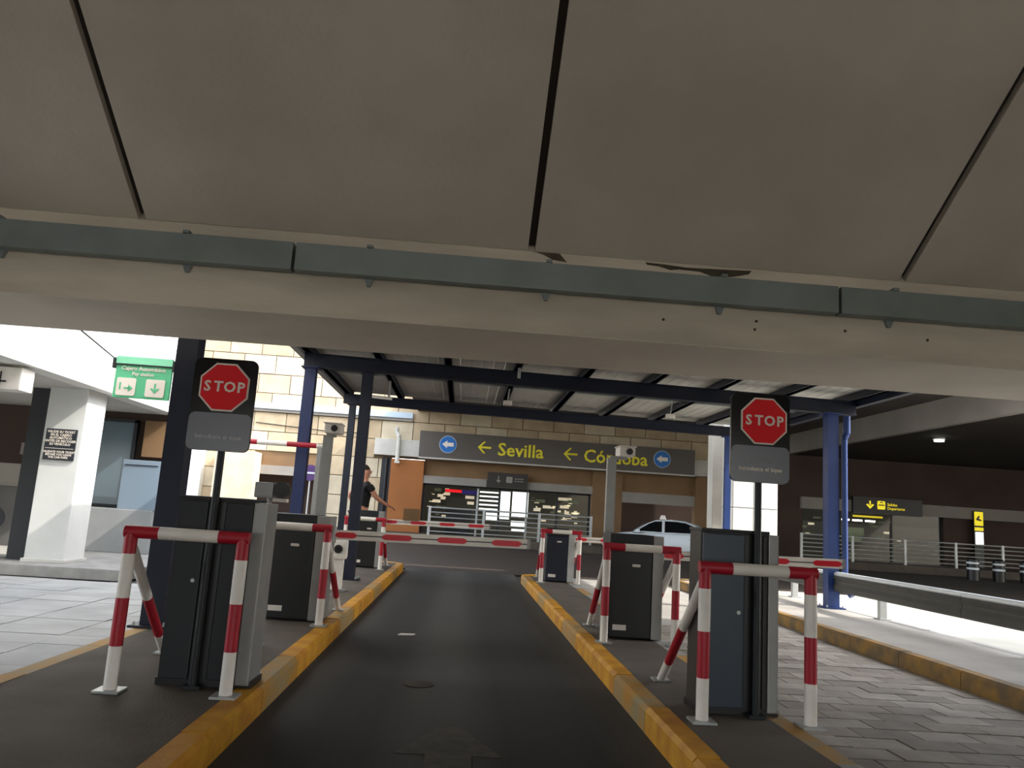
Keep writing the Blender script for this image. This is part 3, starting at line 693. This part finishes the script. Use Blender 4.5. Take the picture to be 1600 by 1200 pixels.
# ================================================================== far railings
def railing(label,xs,y,z0,z1,nr,posts_extra=()):
    r=thing('railing',label,'railing',((xs[0]+xs[-1])/2,y,z0))
    for x in xs:
        MB().box(x-.05,x+.05,y-.03,y+.03,z0,z1,ch=.008).build('post',M['galv'],r)
    for k in range(nr):
        z=z0+.16+(z1-z0-.20)*k/(nr-1); MB().tube((xs[0],y,z),(xs[-1],y,z),.022 if k<nr-1 else .03,n=8).build('rail',M['galv'],r)
railing('galvanised railing in front of the bright shop doors',[-1.25,.85,3.02,5.05],31.0,.29,1.40,6)
railing('grey railing at right in front of the dark terminal wall',[13.47,15.55,17.70,19.80,21.75,23.9],31.0,.29,1.30,6)
for k,x in enumerate((18.5,19.47,20.5)):
    r=thing('bollard',['dark bollard with two white bands, leftmost of the far three','dark bollard with two white bands, middle of the far three','dark bollard with two white bands, rightmost of the far three'][k],'bollard',(x,28,0),'banded bollards before the right railing')
    MB().tube((x,28,0),(x,28,.74),.2,n=18).build('post',M['black'],r)
    for z in (.38,.58): MB().tube((x,28,z),(x,28,z+.07),.207,n=18).build('white_band',M['reflect'],r)
    MB().tube((x,28,.74),(x,28,.80),.2,n=18,r1=.1).build('cap',M['black'],r)

# ================================================================== signs
def arrow_left(x0,x1,z,t,y0,y1):   # line arrow pointing left
    b=MB(); h=(x1-x0)*.45
    b.prism([(x0+.05,z-t/2),(x1,z-t/2),(x1,z+t/2),(x0+.05,z+t/2)],y0,y1)
    b.prism([(x0,z),(x0+h,z+h),(x0+h+t*.9,z+h-t*.2),(x0+t*1.25,z)],y0-.001,y1); b.prism([(x0,z),(x0+t*1.25,z),(x0+h+t*.9,z-h+t*.2),(x0+h,z-h)],y0-.001,y1)
    return b
r=thing('destination_sign','long brown overhead sign reading Sevilla and Córdoba with left arrows','sign',(3.9,33.4,3.4))
def tz(x): return -.010*(x-3.9)
b=MB(); b.prism([(-2.0,3.43),(9.8,3.43),(9.8,4.50),(-2.0,4.54)],33.35,33.5); bd=b.build('board',M['gantry'],r)
b=MB(); b.prism([(-2.0,3.37),(9.8,3.37),(9.8,3.43),(-2.0,3.43)],33.3,33.5); b.build('bottom_trim',M['fascia'],r)
for xx in (-.80,8.37):
    z=4.02
    o=MB().prism(ngon(xx,z,.37,28),33.32,33.35).build('disc_rim',M['palebl'],r)
    MB().prism(ngon(xx,z,.34,28),33.31,33.325).build('disc',M['bluesign'],o)
    a=MB(); a.prism([(xx-.25,z),(xx-.03,z+.16),(xx-.03,z+.08),(xx+.24,z+.08),(xx+.24,z-.08),(xx-.03,z-.08),(xx-.03,z-.16)],33.295,33.315); a.build('arrow',M['signwhite'],o)
arrow_left(.46,1.03,4.0,.085,33.33,33.35).build('arrow',M['yellow'],bd)
arrow_left(4.12,4.72,3.97,.085,33.33,33.35).build('arrow',M['yellow'],bd)
text('lettering','Sevilla',.76,M['yellow'],bd,1.31,33.34,3.94,'LEFT',bold=.012,depth=.01,sx=1.05)
text('lettering','Córdoba',.76,M['yellow'],bd,4.98,33.34,3.92,'LEFT',bold=.012,depth=.01,sx=1.0)
for xx in (-1.5,3.9,9.3): MB().box(xx-.05,xx+.05,33.5,33.62,3.6,4.3).build('bracket',M['duct'],r)
# downpipe left of sign
b=MB(); b.tube((-3.0,33.5,4.62),(-3.0,33.5,4.40),.09); b.tube((-3.0,33.5,4.40),(-2.88,33.42,4.2),.09); b.tube((-2.88,33.42,4.2),(-2.88,33.42,3.15),.09); b.box(-2.99,-2.77,33.34,33.5,3.1,3.18)
tag(b.build('downpipe',M['fascia']),'pale downpipe crossing the gutter left of the destination sign','pipe')
b=MB(); b.tube((-3.35,33.86,.3),(-3.35,33.86,3.3),.07); tag(b.build('downpipe',M['cab']),'dark vertical pipe at the orange doorway corner','pipe')
b=MB(); b.tube((-4.35,33.86,.1),(-4.35,33.86,5.0),.05); tag(b.build('downpipe',M['orange']),'thin brown pipe on the limestone wall above the person','pipe')
b=MB(); b.tube((-9.0,33.88,4.45),(-5.9,33.88,4.28),.018,n=6); b.tube((-5.9,33.88,4.28),(-4.6,33.88,4.30),.018,n=6); tag(b.build('wall_cable',M['cab']),'thin dark cable running across the limestone wall behind the left camera','cable')
# door sign
r=thing('hanging_sign','small dark sign above the lit shop doors','sign',(1.7,33.6,2.3))
bd=MB().box(.98,2.68,33.6,33.7,2.38,3.0).build('board',M['cab_side'],r)
MB().prism(rrect(2.0-.1,2.72,.26,.26,.03,2),33.58,33.6).build('pictogram',M['lintel'],bd)
a=MB(); a.box(1.42,1.46,33.58,33.6,2.65,2.86); a.prism([(1.44,2.56),(1.34,2.68),(1.54,2.68)],33.58,33.6); a.build('down_arrow',M['lintel'],bd)
for k in range(2): MB().box(2.12,2.5,33.58,33.6,2.66+.1*k,2.69+.1*k).build('faint_line',M['lintel'],bd)
# right yellow sign
r=thing('hanging_sign','dark sign with lit yellow arrow and symbol above the right entrance','sign',(18.4,33.6,2.6))
bd=MB().box(16.9,20.0,33.6,33.75,2.30,3.02).build('board',M['black'],r)
a=MB(); a.box(17.62,17.68,33.58,33.6,2.68,2.86); a.prism([(17.65,2.52),(17.47,2.70),(17.55,2.73),(17.65,2.63),(17.75,2.73),(17.83,2.70)],33.58,33.6); a.build('down_arrow',M['lit_yellow'],bd)
MB().prism(rrect(18.15,2.70,.34,.36,.04,2),33.58,33.6).build('pictogram',M['lit_yellow'],bd)
a=MB(); a.box(18.02,18.28,33.575,33.581,2.68,2.73); a.prism([(18.05,2.80),(18.15,2.86),(18.25,2.80)],33.575,33.581); a.build('symbol',M['black'],bd)
text('lettering','Salidas\nDepartures',.17,M['lit_yellow'],bd,18.42,33.59,2.66,'LEFT',depth=.004)
# pylon
r=thing('parking_pylon','narrow lit yellow and white sign on the dark terminal wall','sign',(22.6,33.6,0))
MB().box(22.38,22.80,33.70,33.80,.28,2.74).build('back_panel',M['black'],r)
MB().box(22.40,22.78,33.66,33.70,2.10,2.70).build('yellow_top',M['lit_yellow'],r)
a=MB(); a.prism([(22.44,2.35),(22.56,2.52),(22.62,2.52),(22.58,2.40),(22.72,2.34),(22.66,2.30),(22.52,2.32)],33.64,33.66); a.build('symbol',M['black'],r)
MB().box(22.40,22.78,33.66,33.70,1.88,2.02).build('yellow_strip',M['lit_yellow'],r)
MB().box(22.43,22.77,33.66,33.70,1.28,1.82).build('white_panel',M['lit_white'],r)
# ceiling downlight
r=thing('ceiling_downlight','bright round lamp under the dark terminal soffit','lamp',(15.5,25,4.5))
MB().tube((15.5,25,4.66),(15.5,25,4.60),.2,n=18).build('housing',M['galv'],r)
MB().tube((15.5,25,4.60),(15.5,25,4.54),.15,n=18).build('lens',M['lit_lamp'],r)
# purple no-entry style disc
r=thing('round_sign','purple round sign on a thin post before the dark left opening','sign',(-6.3,33,0))
MB().prism(ngon(-6.33,2.44,.33,24),32.96,33.0).build('disc',M['purple'],r)
MB().box(-6.55,-6.12,32.94,32.96,2.40,2.47).build('bar',M['textgrey'],r)
MB().tube((-6.33,33.03,.3),(-6.33,33.03,2.7),.035).build('post',M['galv'],r)

# green sign on cable
r=thing('payment_sign','green hanging sign with two white arrow squares, payment machine','sign',(-3.68,9,2.26))
bd=MB().box(-4.0,-3.38,8.98,9.02,2.27,2.74,ch=.006).build('board',M['green'],r)
MB().box(-4.0,-3.38,8.968,8.98,2.655,2.74).build('top_strip',M['green_lt'],r)
MB().box(-4.0,-3.38,8.965,8.98,2.64,2.655).build('dark_seam',M['cab'],r)
text('lettering','Cajero Automático',.062,M['signwhite'],bd,-3.69,8.974,2.605,depth=.002,bold=.001)
text('lettering','Pay station',.055,M['signwhite'],bd,-3.69,8.974,2.545,depth=.002,bold=.001)
for k,xx in enumerate((-3.86,-3.54)):
    q=MB().prism(rrect(xx,2.395,.21,.20,.02,3),8.97,8.98).build('white_square',M['signwhite'],r)
    a=MB()
    if k: a.box(xx-.008,xx+.008,8.965,8.971,2.37,2.45); a.prism([(xx,2.335),(xx-.05,2.39),(xx-.03,2.395),(xx,2.365),(xx+.03,2.395),(xx+.05,2.39)],8.965,8.971)
    else: a.box(xx-.07,xx-.055,8.965,8.971,2.36,2.44); a.box(xx-.02,xx+.04,8.965,8.971,2.372,2.388); a.prism([(xx+.075,2.38),(xx+.03,2.42),(xx+.03,2.34)],8.965,8.971)
    a.build('pictogram',M['green'],q)
for xx in (-4.02,-3.36): MB().box(xx-.02,xx+.02,8.97,9.03,2.60,2.72).build('cable_clip',M['cab'],r)
b=MB(); P=[(-4.55,6.40,3.10),(-4.40,9,3.02-.0),(-4.02,9,2.76),(-3.7,9,2.70)]
b=MB(); b.tube((-3.26,6.42,2.56),(-4.02,9,2.70),.008,n=6); b.tube((-3.36,9,2.66),(-2.59,7.0,2.31),.008,n=6)
tag(b.build('support_cable',M['cab']),'thin dark cable holding the green payment sign','cable')

# black notice on pillar
r=thing('notice_plate','black notice plate with white writing on the white pillar','sign',(-5.97,11.98,1.6))
bd=MB().box(-6.19,-5.75,11.975,11.996,1.62,2.08).build('plate',M['navysign'],r)
text('lettering','VALIDE SU TICKET\nEN EL CAJERO\nAUTOMÁTICO\nANTES DE RECOGER\nSU VEHÍCULO',.048,M['signwhite'],bd,-5.97,11.971,1.945,depth=.001,bold=.0008)
MB().box(-6.17,-5.77,11.972,11.976,1.79,1.796).build('divider',M['signwhite'],bd)
text('lettering','VALIDATE YOUR TICKET\nBEFORE YOU LEAVE\nTHE CAR PARK',.042,M['signwhite'],bd,-5.97,11.971,1.70,depth=.001,bold=.0008)

# ================================================================== left building contents
r=thing('glazed_door','blue grey glazed door in the recess behind the pillar','door',(-6.6,15.15,.15))
MB().box(-7.0,-6.18,15.10,15.2,.95,2.50).build('glass',M['blueglass'],r)
b=MB()
for (x0,x1,z0,z1) in ((-7.04,-6.98,.95,2.55),(-6.22,-6.16,.95,2.55),(-7.04,-6.16,2.50,2.56),(-7.04,-6.16,.92,.98)): b.box(x0,x1,15.06,15.16,z0,z1)
b.build('frame',M['cab'],r)
MB().box(-6.98,-6.86,15.02,15.06,1.60,1.78).build('lock_box',M['black'],r)
r=tag(MB().box(-7.1,-5.5,14.6,14.95,.15,.92,ch=.02).build('low_wall',M['lowwall']),'low pale wall beneath the glazed door','wall')
r=thing('vending_panel','pale blue panel under an orange board in the recess','panel',(-5.85,15,.92))
MB().box(-6.14,-5.47,14.62,14.9,.92,1.80,ch=.01).build('panel',M['panelblue'],r)
MB().box(-6.10,-5.52,14.61,14.62,1.70,1.715).build('seam',M['cab'],r)
r=tag(MB().box(-6.02,-5.55,15.05,15.2,1.88,2.56,ch=.01).build('orange_board',M['brown']),'orange brown board above the pale blue panel','board')
r=tag(MB().box(-8.5,-7.84,14.7,15.1,1.24,1.60,ch=.02).build('parapet_box',M['lintel']),'beige box against the dark wall left of the pillar','box')
r=tag(MB().box(-8.22,-7.98,15.1,15.2,1.78,2.0,ch=.01).build('switch_box',M['lintel']),'small pale switch box on the dark wall left of the pillar','box')
r=thing('low_partition','grey low partition at the left picture edge','partition',(-9,14.9,.15))
MB().box(-12,-7.7,14.75,15.1,.15,1.20,ch=.01).build('panel',M['partition'],r)
MB().box(-12,-7.68,14.72,15.12,1.20,1.24).build('coping',M['lintel'],r)
MB().tube((-8.3,14.74,.62),(-8.3,14.75,.62),.2,n=18).build('round_grille',M['cab'],r)
r=thing('emergency_light','white slotted light box below the left soffit','light box',(-5.9,10,2.35))
MB().box(-6.05,-5.55,9.95,10.25,2.38,2.66,ch=.02).build('housing',M['white'],r)
MB().box(-5.95,-5.72,9.94,9.955,2.47,2.49).build('slot',M['black'],r)
MB().box(-5.80,-5.785,9.94,9.955,2.42,2.60).build('slot',M['black'],r)
for xx in (-5.95,-5.65): MB().box(xx-.01,xx+.01,10.08,10.1,2.66,2.70).build('hanger',M['galv'],r)

# ================================================================== car
def car():
    r=thing('car','white sedan taxi parked side on before the dark opening','car',(7.45,29.6,0))
    L=4.35; hw=.86
    st=[ # x, zb, zbelt, halfwidth
     (-2.17,.42,.62,.55),(-2.10,.30,.70,.72),(-1.9,.24,.78,.80),(-1.5,.22,.86,.85),(-1.0,.22,.92,.86),(-.6,.22,.95,.86),(0,.22,.96,.86),(.6,.22,.97,.86),(1.2,.22,.98,.86),(1.6,.22,.99,.84),(1.95,.26,.97,.80),(2.12,.32,.90,.74),(2.18,.45,.78,.62)]
    vs=[];ring=10
    for (x,z0,z1,h) in st:
        mid=(z0+z1)/2
        for (yy,zz) in ((0,z0),(-h*.8,z0),(-h*.97,z0+.1),(-h,mid),(-h*.97,z1-.08),(-h*.86,z1),(0,z1+.03),(h*.86,z1),(h*.97,z1-.08),(h,mid),(h*.97,z0+.1),(h*.8,z0)): vs.append((x,yy,zz))
    n=12; fs=[]
    for i in range(len(st)-1):
        for k in range(n): fs.append((i*n+k,i*n+(k+1)%n,(i+1)*n+(k+1)%n,(i+1)*n+k))
    fs.append(tuple(range(n))); fs.append(tuple(range(len(st)*n-1,(len(st)-1)*n-1,-1)))
    b=MB(); b.add(vs,fs,0,True); body=b.build('body',M['car'],None)
    # cabin
    st2=[(-1.05,.94,.95,.78),(-.55,.94,1.28,.70),(-.25,.95,1.41,.64),(.3,.96,1.46,.63),(.8,.97,1.43,.63),(1.15,.98,1.33,.66),(1.75,.98,.99,.74)]
    vs=[]
    for (x,z0,z1,h) in st2:
        for (yy,zz) in ((-.79,z0),(-h,z1-.05),(-h*.85,z1),(h*.85,z1),(h,z1-.05),(.79,z0)): vs.append((x,yy,zz))
    fs=[];n=6
    for i in range(len(st2)-1):
        for k in range(n-1): fs.append((i*n+k,i*n+k+1,(i+1)*n+k+1,(i+1)*n+k))
    fs.append(tuple(range(n))); fs.append(tuple(range(len(st2)*n-1,(len(st2)-1)*n-1,-1)))
    b=MB(); b.add(vs,fs,0,True); cab_=b.build('roof',M['car'],None)
    parts=[body,cab_]
    for s in (-1,1):
        for pts in ([(-.92,.99),(-.50,1.26),(-.27,1.36),(-.02,1.38),(-.02,.99)],[(.08,.99),(.08,1.39),(.5,1.39),(.82,1.36),(1.2,1.22),(1.38,1.01)]):
            b=MB(); v=[]
            for (x,z) in pts:
                yy=.795-(z-.96)*.34; v.append((x,s*yy,z))
            v2=[(x,y-s*.02,z) for x,y,z in v]; n=len(v)
            b.add(v+v2,[tuple(range(n)),tuple(range(2*n-1,n-1,-1))]+[(k,n+k,n+(k+1)%n,(k+1)%n) for k in range(n)])
            parts.append(b.build('side_window',M['carglass'],None))
        b=MB(); b.box(-.95,-.80,s*.84 if s>0 else -.98,.98 if s>0 else -.84,.93,1.04,ch=.02); parts.append(b.build('mirror',M['car'],None))
        for x in (-1.35,1.32):
            b=MB(); b.tube((x,s*.70,.31),(x,s*.87,.31),.31,0,24); w=b.build('wheel',M['tyre'],None); parts.append(w)
            b=MB(); b.tube((x,s*.86,.31),(x,s*.885,.31),.20,0,20); parts.append(b.build('hub_cap',M['galv'],None))
        b=MB(); b.box(1.98,2.16,s*.60 if s>0 else -.78,.78 if s>0 else -.60,.70,.88,ch=.03); parts.append(b.build('tail_lamp',M['lampred'],None))
        b=MB(); b.box(-2.14,-1.96,s*.50 if s>0 else -.74,.74 if s>0 else -.50,.58,.70,ch=.03); parts.append(b.build('headlamp',M['alu'],None))
        b=MB(); 
        for x0 in (-.1,.95): b.box(x0,x0+.14,min(s*.855,s*.875),max(s*.855,s*.875),.78,.81)
        parts.append(b.build('door_handle',M['galv'],None))
    b=MB(); b.box(-1.02,-.6,-.6,.6,1.0,1.02); 
    v=[(-1.03,-.70,.97),(-1.03,.70,.97),(-.56,.62,1.29),(-.56,-.62,1.29)]; v2=[(x-.02,y,z+.015) for x,y,z in v]
    b=MB(); b.add(v+v2,[(0,1,2,3),(7,6,5,4),(0,4,5,1),(1,5,6,2),(2,6,7,3),(3,7,4,0)]); parts.append(b.build('windscreen',M['carglass'],None))
    v=[(1.72,-.68,1.01),(1.72,.68,1.01),(1.18,.60,1.33),(1.18,-.60,1.33)]; v2=[(x+.02,y,z+.015) for x,y,z in v]
    b=MB(); b.add(v+v2,[(0,1,2,3),(7,6,5,4),(0,4,5,1),(1,5,6,2),(2,6,7,3),(3,7,4,0)]); parts.append(b.build('rear_window',M['carglass'],None))
    b=MB(); b.prism([(-.12,1.45),(.14,1.45),(.08,1.60),(-.06,1.60)],-.16,.16); parts.append(b.build('taxi_roof_light',M['white'],None))
    r.rotation_euler=(0,0,math.radians(-14))
    for p in parts: p.parent=r
    return r
c=car(); c.location=(7.45,29.3,0)

# ================================================================== person
def skin_mesh(name,joints,edges,mt,parent,sub=2,root=0):
    me=bpy.data.meshes.new(name); me.from_pydata([j[0] for j in joints],edges,[])
    o=bpy.data.objects.new(name,me); COL.objects.link(o)
    md=o.modifiers.new('s','SKIN'); md.use_smooth_shade=True
    for i,j in enumerate(joints):
        rr=j[1]; rr=(rr,rr) if not isinstance(rr,tuple) else rr
        me.skin_vertices[0].data[i].radius=rr; me.skin_vertices[0].data[i].use_root=(i==root)
    sb=o.modifiers.new('u','SUBSURF'); sb.levels=sub; sb.render_levels=sub
    dg=bpy.context.evaluated_depsgraph_get(); nm=bpy.data.meshes.new_from_object(o.evaluated_get(dg)); o.modifiers.clear(); o.data=nm
    nm.name=name; nm.materials.clear(); nm.materials.append(mt)
    for p in nm.polygons: p.use_smooth=True
    o.parent=parent; return o
pr=thing('person','person in black t-shirt reaching toward the far barrier cabinet','person',(-1.95,15.55,.15))
# local frame: faces +x (towards the lane), z up, height 1.80
J=[((0,0,.96),(.13,.16)),((0,0,1.12),(.12,.15)),((.02,0,1.30),(.13,.18)),((.02,0,1.46),(.10,.15)),((.03,0,1.54),.06),((.045,0,1.60),.058),
   ((.05,0,1.66),(.085,.075)),((.055,0,1.74),(.09,.078)),((.05,0,1.80),(.05,.045)),
   ((.02,-.19,1.45),.060),((.14,-.27,1.24),.047),((.34,-.30,1.12),.034),((.42,-.30,1.09),.026),
   ((.02,.19,1.45),.060),((-.10,.33,1.25),.046),((.04,.30,1.03),.034),((.09,.28,.97),.026),
   ((0,-.09,.88),.10),((.02,-.10,.50),.065),((0,-.10,.10),.045),((.13,-.11,.035),.035),
   ((0,.09,.88),.10),((.03,.10,.50),.065),((0,.10,.10),.045),((.13,.11,.035),.035)]
E_=[(0,1),(1,2),(2,3),(3,4),(4,5),(5,6),(6,7),(7,8),(3,9),(9,10),(10,11),(11,12),(3,13),(13,14),(14,15),(15,16),(0,17),(17,18),(18,19),(19,20),(0,21),(21,22),(22,23),(23,24)]
skin_mesh('body',J,E_,M['skin'],pr)
Ts=[((0,0,.92),(.15,.185)),((0,0,1.12),(.14,.175)),((.02,0,1.30),(.15,.20)),((.02,0,1.46),(.115,.17)),((.03,0,1.515),(.07,.075)),((.02,-.20,1.45),.075),((.09,-.245,1.33),.070),((.02,.20,1.45),.075),((-.05,.275,1.34),.070)]
skin_mesh('t_shirt',Ts,[(0,1),(1,2),(2,3),(3,4),(3,5),(5,6),(3,7),(7,8)],M['tshirt'],pr)
Tr=[((0,0,.95),(.15,.185)),((0,-.09,.86),.12),((.02,-.10,.50),.09),((0,-.10,.09),.07),((0,.09,.86),.12),((.03,.10,.50),.09),((0,.10,.09),.07)]
skin_mesh('trousers',Tr,[(0,1),(1,2),(2,3),(0,4),(4,5),(5,6)],M['trousers'],pr)
for s in (-.105,.105): skin_mesh('shoe',[((-.05,s,.05),.05),((.08,s,.045),.048),((.17,s,.035),.035)],[(0,1),(1,2)],M['black'],pr,1)
skin_mesh('hair',[((.0,0,1.72),(.088,.088)),((.03,0,1.785),(.098,.085)),((.06,0,1.81),(.07,.06))],[(0,1),(1,2)],M['hair'],pr)
# hands: palm and five fingers
def hand(base,dirx,side):
    b=Vector(base); d=Vector(dirx).normalized(); up_=Vector((0,0,1)); sd=d.cross(up_).normalized()*side; nn=sd.cross(d).normalized()
    js=[(b[:],.026),((b+d*.05)[:],(.030,.016)),((b+d*.085)[:],(.034,.014))]; ed=[(0,1),(1,2)]
    for k,(o_,l) in enumerate(((-.030,.065),(-.010,.075),(.011,.070),(.031,.055))):
        i=len(js); p=b+d*.085+sd*o_; js += [(p[:],.0095),((p+d*l*.55-nn*.008)[:],.0085),((p+d*l-nn*.028)[:],.0075)]; ed += [(2,i),(i,i+1),(i+1,i+2)]
    i=len(js); p=b+d*.03-sd*.030; js += [(p[:],.012),((p-sd*.028+d*.03)[:],.010),((p-sd*.035+d*.055)[:],.009)]; ed += [(1,i),(i,i+1),(i+1,i+2)]
    skin_mesh('hand',js,ed,M['skin'],pr,1)
hand((.42,-.30,1.09),(.9,0,-.3),1); hand((.09,.28,.97),(.5,-.1,-.8),1)
# face
for s in (-.032,.032):
    MBx=MB(); MBx.tube((.132,s,1.715),(.142,s,1.715),.012,n=10); e=MBx.build('eye',M['black'],None); e.parent=pr
n_=MB(); n_.add([(.13,-.018,1.675),(.13,.018,1.675),(.17,0,1.68),(.135,0,1.72)],[(0,1,2),(0,2,3),(1,3,2),(0,3,1)]); o=n_.build('nose',M['skin'],None); o.parent=pr
n_=MB(); n_.box(.125,.138,-.026,.026,1.645,1.655); o=n_.build('mouth',M['lampred'],None); o.parent=pr
for s in (-.082,.082):
    n_=MB(); n_.tube((.045,s-.008,1.70),(.045,s+.008,1.70),.026,n=10); o=n_.build('ear',M['skin'],None); o.parent=pr
pr.rotation_euler=(0,0,math.radians(35))
pr.scale=(1.03,1.03,1.03)
